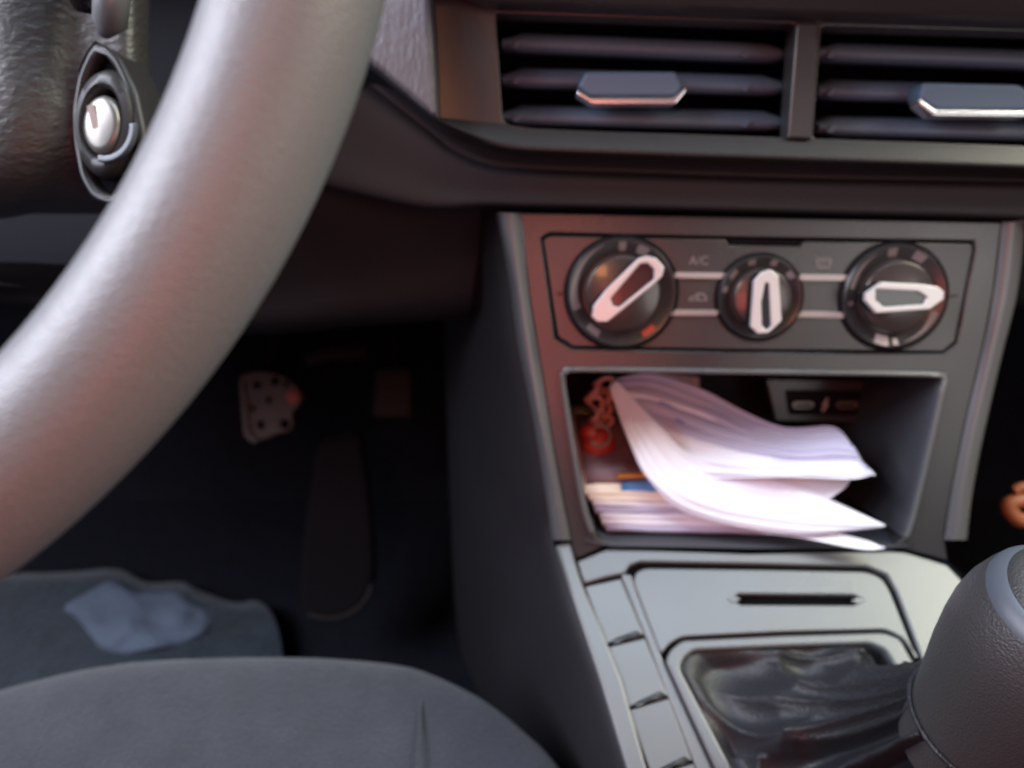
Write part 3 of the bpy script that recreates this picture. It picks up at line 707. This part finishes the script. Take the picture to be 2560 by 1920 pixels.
G = [[a2 + (b2 - a2) * (j / 6) + Vector((0, .03, .002)) * s for j in range(7)] for s in range(2)]
o2 = link('blue_card', grid_mesh(G), M['blueprint'], smooth=180); thick(o2, .003, -1)
tag(o2, 'blue card lying just under the booklet edge', 'card')

# red and pinkish key fob / trinket jumble at the left of the cubby
kr = empty('keyring_trinket', F1.on(595, 430, -.05), 'red and dull pink keyring trinket at the left of the cubby', 'keyring')
link('red_fob', lathe_mesh(F1.on(599, 443, -.046), (.1, -.75, .6), [(.0001, .004), (.006, .0036), (.0105, .001), (.0115, -.002), (.009, -.005), (.0001, -.006)], 32), M['red'], kr, 180)
link('red_tip', lathe_mesh(F1.on(589, 433, -.044), (-.3, -.8, .4), [(.0001, .005), (.004, .004), (.0062, .001), (.006, -.003), (.0001, -.005)], 24), M['red'], kr, 180)
link('split_ring', tube_mesh([F1.w(*c_, -.042) for c_ in circle(F1.uv(600, 436, -.042), .0068, 28)], .0011, 8, closed=True), M['lockmetal'], kr, 180)
ch = [(604, 384), (596, 390), (606, 396), (594, 402), (604, 409), (595, 414), (606, 420), (596, 426)]
for i, (x, y) in enumerate(ch):
    r = [.0062, .005, .0052, .0056, .0048, .0052, .0045, .0042][i]
    c = F1.uv(x, y, -.056 + .001 * i)
    R = Matrix.Rotation(i * .9, 3, 'Z')
    pts = [F1.w(c[0], c[1], -.056 + .001 * i) + R @ Vector((math.cos(2 * PI * k / 20) * r, .002 * math.sin(4 * PI * k / 20), math.sin(2 * PI * k / 20) * r * .7)) for k in range(20)]
    link('chain_link', tube_mesh(pts, .0017, 8, closed=True), M['pink'], kr, 180)
# a folded pink receipt behind
sheet([[(612, 376, -.085), (640, 374, -.09), (668, 374, -.095), (700, 378, -.10)], [(612, 392, -.080), (640, 390, -.084), (668, 392, -.09), (700, 394, -.098)], [(616, 412, -.074), (640, 410, -.078), (668, 408, -.084), (700, 408, -.09)]],
      M['pink'], 'crumpled_receipt', 'dull pink crumpled slip at the back of the cubby behind the papers', 'receipt', wob=.006, sd=31, group=None)

# ---------------------------------------------------------------- gear lever
gear = empty('gear_lever', F2.on(900, 800, 0), 'gear lever with a grey knob and a creased black leather gaiter in a grey frame', 'gear lever')
fo_ = [(666, 660), (670, 650), (682, 640), (784, 635), (884, 632), (900, 638), (930, 690), (965, 765), (1010, 880), (1010, 900), (780, 900), (716, 768), (690, 712)]
fi_ = [(680, 668), (684, 658), (694, 650), (784, 646), (870, 643), (886, 650), (912, 695), (945, 765), (985, 872), (980, 885), (796, 885), (732, 768), (706, 718)]
plate('gaiter_frame', M['console'], F2, [fillet(F2.uvs(fo_, .003), .003), fillet(F2.uvs(fi_, .003), .003)], -.004, .003, .0016, gear, res=4)
kt = at(1049, 650, .278)                                # centre of the knob head
neck = F2.on(925, 810, .0)
base_c = F2.on(865, 790, 0)
axis = (kt - Vector((kt.x - .008, kt.y + .004, kt.z - .10))).normalized()
neck = kt - axis * .078
ring0 = [F2.w(a, b, -.001) for a, b in F2.uvs(fi_, .0)]
# resample ring evenly
def resample(P, n):
    L = [0]
    Q = P + [P[0]]
    for i in range(len(P)): L.append(L[-1] + (Q[i + 1] - Q[i]).length)
    out = []
    for k in range(n):
        t = L[-1] * k / n
        for i in range(len(P)):
            if L[i] <= t <= L[i + 1] + 1e-9:
                f = (t - L[i]) / max(L[i + 1] - L[i], 1e-9); out.append(Q[i].lerp(Q[i + 1], f)); break
    return out
NR = 240
R0 = resample(ring0, NR)
rows = []
cb = sum(R0, Vector()) / NR
tgt = kt - axis * .050
a_ = axis.orthogonal().normalized(); b_ = axis.cross(a_)
ringN = []
for p in R0:
    d = p - cb; d = d - axis * d.dot(axis); d.normalize(); ringN.append(tgt + d * .0292)
NV = 60
def ridge(x):                                    # sharp-topped pleat profile, -1..1
    return 1 - 2 * abs(math.sin(x)) ** .75
for k in range(NV + 1):
    t = k / NV; r = []
    for i in range(NR):
        q = R0[i]; d = (q - cb).normalized()
        th = math.atan2(d.dot(F2.v), d.dot(F2.u))
        env = min(1, t / .12) * min(1, (1 - t) / .06 + .25)
        # near the frame the cloth runs inward, then climbs steeply to the collar
        s_in = 1 - (1 - t) ** 1.35
        p = q.lerp(ringN[i], s_in)
        base_h = (q.lerp(ringN[i], s_in) - q).dot(F2.n)
        p += F2.n * (-base_h * .55 * math.sin(PI * t) - .011 * math.sin(PI * min(1, t * 2.2)))
        w_ = .0062 * ridge(4.5 * th + .8 * math.sin(5 * t + th)) + .0060 * ridge(6.5 * th + 1.3 + 2.2 * t) * t
        w_ += .0075 * ridge(5.2 * t * (1 + .25 * math.sin(2 * th)) + 1.4 * th) * (1 - t)
        w_ += .0080 * noise.noise(Vector((p.x * 30, p.y * 30, 1.7)))
        up_ = (F2.n * (1 - .6 * t) + d * (.8 * t)).normalized()
        r.append(p + up_ * (w_ * env))
    rows.append(r)
link('gaiter', grid_mesh(rows, True), M['boot'], gear, 180)
# knob: leather body narrowing to the neck, bands and a smooth cap
kn = link('knob', lathe_mesh(kt, axis, [(.0255, -.072), (.0275, -.056), (.0300, -.038), (.0328, -.020), (.0342, -.006), (.0345, .003), (.0336, .011), (.0314, .0185), (.0302, .0212)], 72), M['knob'], gear, 180)
link('band', lathe_mesh(kt, axis, [(.0304, .0200), (.0298, .0225), (.0280, .0250), (.0262, .0266), (.0254, .0270)], 72), M['bandgrey'], kn, 60)
link('inner_band', lathe_mesh(kt, axis, [(.0256, .0262), (.0248, .0280), (.0225, .0298), (.0205, .0308)], 72), M['knob'], kn, 60)
link('cap', lathe_mesh(kt, axis, [(.0212, .0302), (.0200, .0318), (.0150, .0334), (.0080, .0342), (.0001, .0344)], 72), M['cap'], kn, 180)
link('collar_stitching', tube_mesh([kt - axis * .050 + (a_ * math.cos(2 * PI * k / 60) + b_ * math.sin(2 * PI * k / 60)) * .0292 for k in range(60)], .0011, 6, closed=True), M['boot'], kn, 180)

# ---------------------------------------------------------------- orange item on the passenger side
ob = empty('orange_clip', F1.on(1020, 505, -.1), 'small orange-brown curved clip showing beyond the gear knob', 'clip')
link('lower_hook', tube_mesh(crom([F1.on(x, y, -.10) for x, y in ((1040, 518), (1020, 520), (1009, 509), (1012, 502), (1030, 499))], 6), .0055, 12), M['copper'], ob, 180)
link('upper_hook', tube_mesh(crom([F1.on(x, y, -.10) for x, y in ((1014, 491), (1022, 487), (1040, 486))], 6), .0035, 12), M['copper'], ob, 180)

# ---------------------------------------------------------------- steering column with ignition lock
FC = Frame(at(90, 120, .36), 30.0, -14)
colm = empty('steering_column', at(60, 120, .40), 'textured steering column shroud with the ignition lock in an oval recess', 'steering column')
Cs = []
prof = [(-140, -90), (-60, -90), (0, -90), (50, -90), (90, -90), (125, -90), (145, -90), (150, -90)]
shr = []
for y, dx, h in ((-120, 0, .0), (-40, 0, .0), (40, 0, 0), (110, 2, 0), (160, 0, -.004), (192, -8, -.014), (208, -20, -.035), (214, -28, -.07)):
    r = []
    for x, hh in ((-150, .030), (-60, .030), (0, .026), (40, .018), (72, .008), (100, .004), (126, .001), (140, -.008), (148, -.03), (150, -.07)):
        X = x + (dx if x > 60 else dx * .3)
        r.append(FC.on(X, y + (0 if x > 0 else 6), hh + h))
    shr.append(r)
link('shroud', grid_mesh(loft(shr, 5, 5)), M['shroud'], colm, 180)
oval = [(100, 52), (112, 66), (124, 92), (132, 130), (132, 165), (124, 186), (110, 195), (96, 190), (86, 172), (80, 140), (79, 110), (84, 80), (92, 62)]
pod = [(94, 40), (116, 52), (134, 88), (143, 130), (143, 172), (132, 196), (110, 206), (90, 199), (78, 178), (71, 140), (70, 105), (76, 72), (86, 50)]
OV = FC.uvs(oval, .012); PD = FC.uvs(pod, .012)
pod_o = plate('lock_surround', M['lip'], FC, [fillet(PD, .004), fillet(OV, .003)], -.01, .012, .003, colm, res=4)
plate('recess_floor', M['gap'], FC, [FC.uvs(pod, .007)], .003, .007, .001, pod_o)
LC = FC.uv(97, 120, .012)
C3 = FC.w(LC[0], LC[1], .004)
def scaled_lathe(c, prof, sx, sy, seg=56):
    rows = [[c + FC.n * h + FC.u * (math.cos(2 * PI * k / seg) * r * sx) + FC.v * (math.sin(2 * PI * k / seg) * r * sy) for k in range(seg)] for r, h in prof]
    return grid_mesh(rows, True)
C3 = FC.w(*FC.uv(101, 122, .014), .004)
rg = link('lock_ring', scaled_lathe(C3, [(.0235, 0), (.0235, .006), (.0215, .0095), (.0170, .0105), (.0150, .009), (.0145, .003)], .66, 1.02), M['lip'], pod_o, 50)
C4 = FC.w(*FC.uv(99, 124, .016), .010)
kb = link('lock_barrel', scaled_lathe(C4, [(.0150, -.004), (.0150, .0035), (.0138, .0052), (.0110, .0058), (.0001, .006)], .62, .86), M['lockmetal'], rg, 50)
link('key_slot', box_mesh(C4 + FC.n * .0060 + FC.v * .003 - FC.u * .003, .0032, .0010, .0100, Matrix.Rotation(math.radians(-30), 3, 'X') @ Matrix.Rotation(math.radians(-12), 3, 'Y')), M['slotbrown'], kb)
plate('lock_washer', M['bandgrey'], FC, [arc_band(FC.uv(103, 126, .016), .0125, .0155, math.radians(-100), math.radians(10))], .0125, .0155, .0008, rg)
# stalk stub at the top
sk = empty('column_stalk', at(96, 5, .33), 'black control stalk with a pale edge at the top of the column', 'stalk')
link('stem', tube_mesh([at(84, -60, .33), at(88, -10, .33), at(91, 8, .335)], [.012, .010, .007], 16), M['gloss'], sk, 180)
link('grip', tube_mesh([at(113, -60, .325), at(112, -10, .325), at(110, 22, .33), at(104, 33, .335)], [.0075, .0075, .007, .003], 16), M['console'], sk, 180)

# ---------------------------------------------------------------- steering wheel
FWh = Frame(at(200, 240, .150), 33.0, 0)
sw = empty('steering_wheel', FWh.on(-606, -238, 0), 'grey leather steering wheel rim crossing the left foreground diagonally', 'steering wheel')
cw = FWh.uv(-640, -262, 0)
pmid = FWh.uv(199, 238, 0)
RW = math.hypot(pmid[0] - cw[0], pmid[1] - cw[1])
rows = []
NW = 200; NS = 40
for i in range(NW):
    a = 2 * PI * i / NW
    rad = FWh.u * math.cos(a) + FWh.v * math.sin(a)
    c = FWh.w(cw[0], cw[1], 0) + rad * RW
    r = []
    for k in range(NS):
        b = 2 * PI * k / NS
        r.append(c + rad * (math.cos(b) * .0161) + FWh.n * (math.sin(b) * .0155))
    rows.append(r)
rows.append(rows[0])
link('rim', grid_mesh(rows, True), M['leather'], sw, 180)
# spokes and hub outside the frame
hub = FWh.w(cw[0], cw[1], -.02)
link('hub', lathe_mesh(hub, FWh.n, [(.0001, .012), (.05, .010), (.075, .002), (.082, -.012), (.07, -.04), (.03, -.06)], 48), M['dash'], sw, 180)
for ang in (100, 190, 345 + 0):
    a = math.radians(ang); rad = FWh.u * math.cos(a) + FWh.v * math.sin(a)
    if ang == 345: continue
    link('spoke', tube_mesh([hub + rad * .06, hub + rad * (RW - .02) + FWh.n * .01, hub + rad * RW + FWh.n * .018], [.018, .012, .010], 14), M['dash'], sw, 180)
print('KNOB', proj(kt), 'NECK', proj(neck), 'RW', RW)
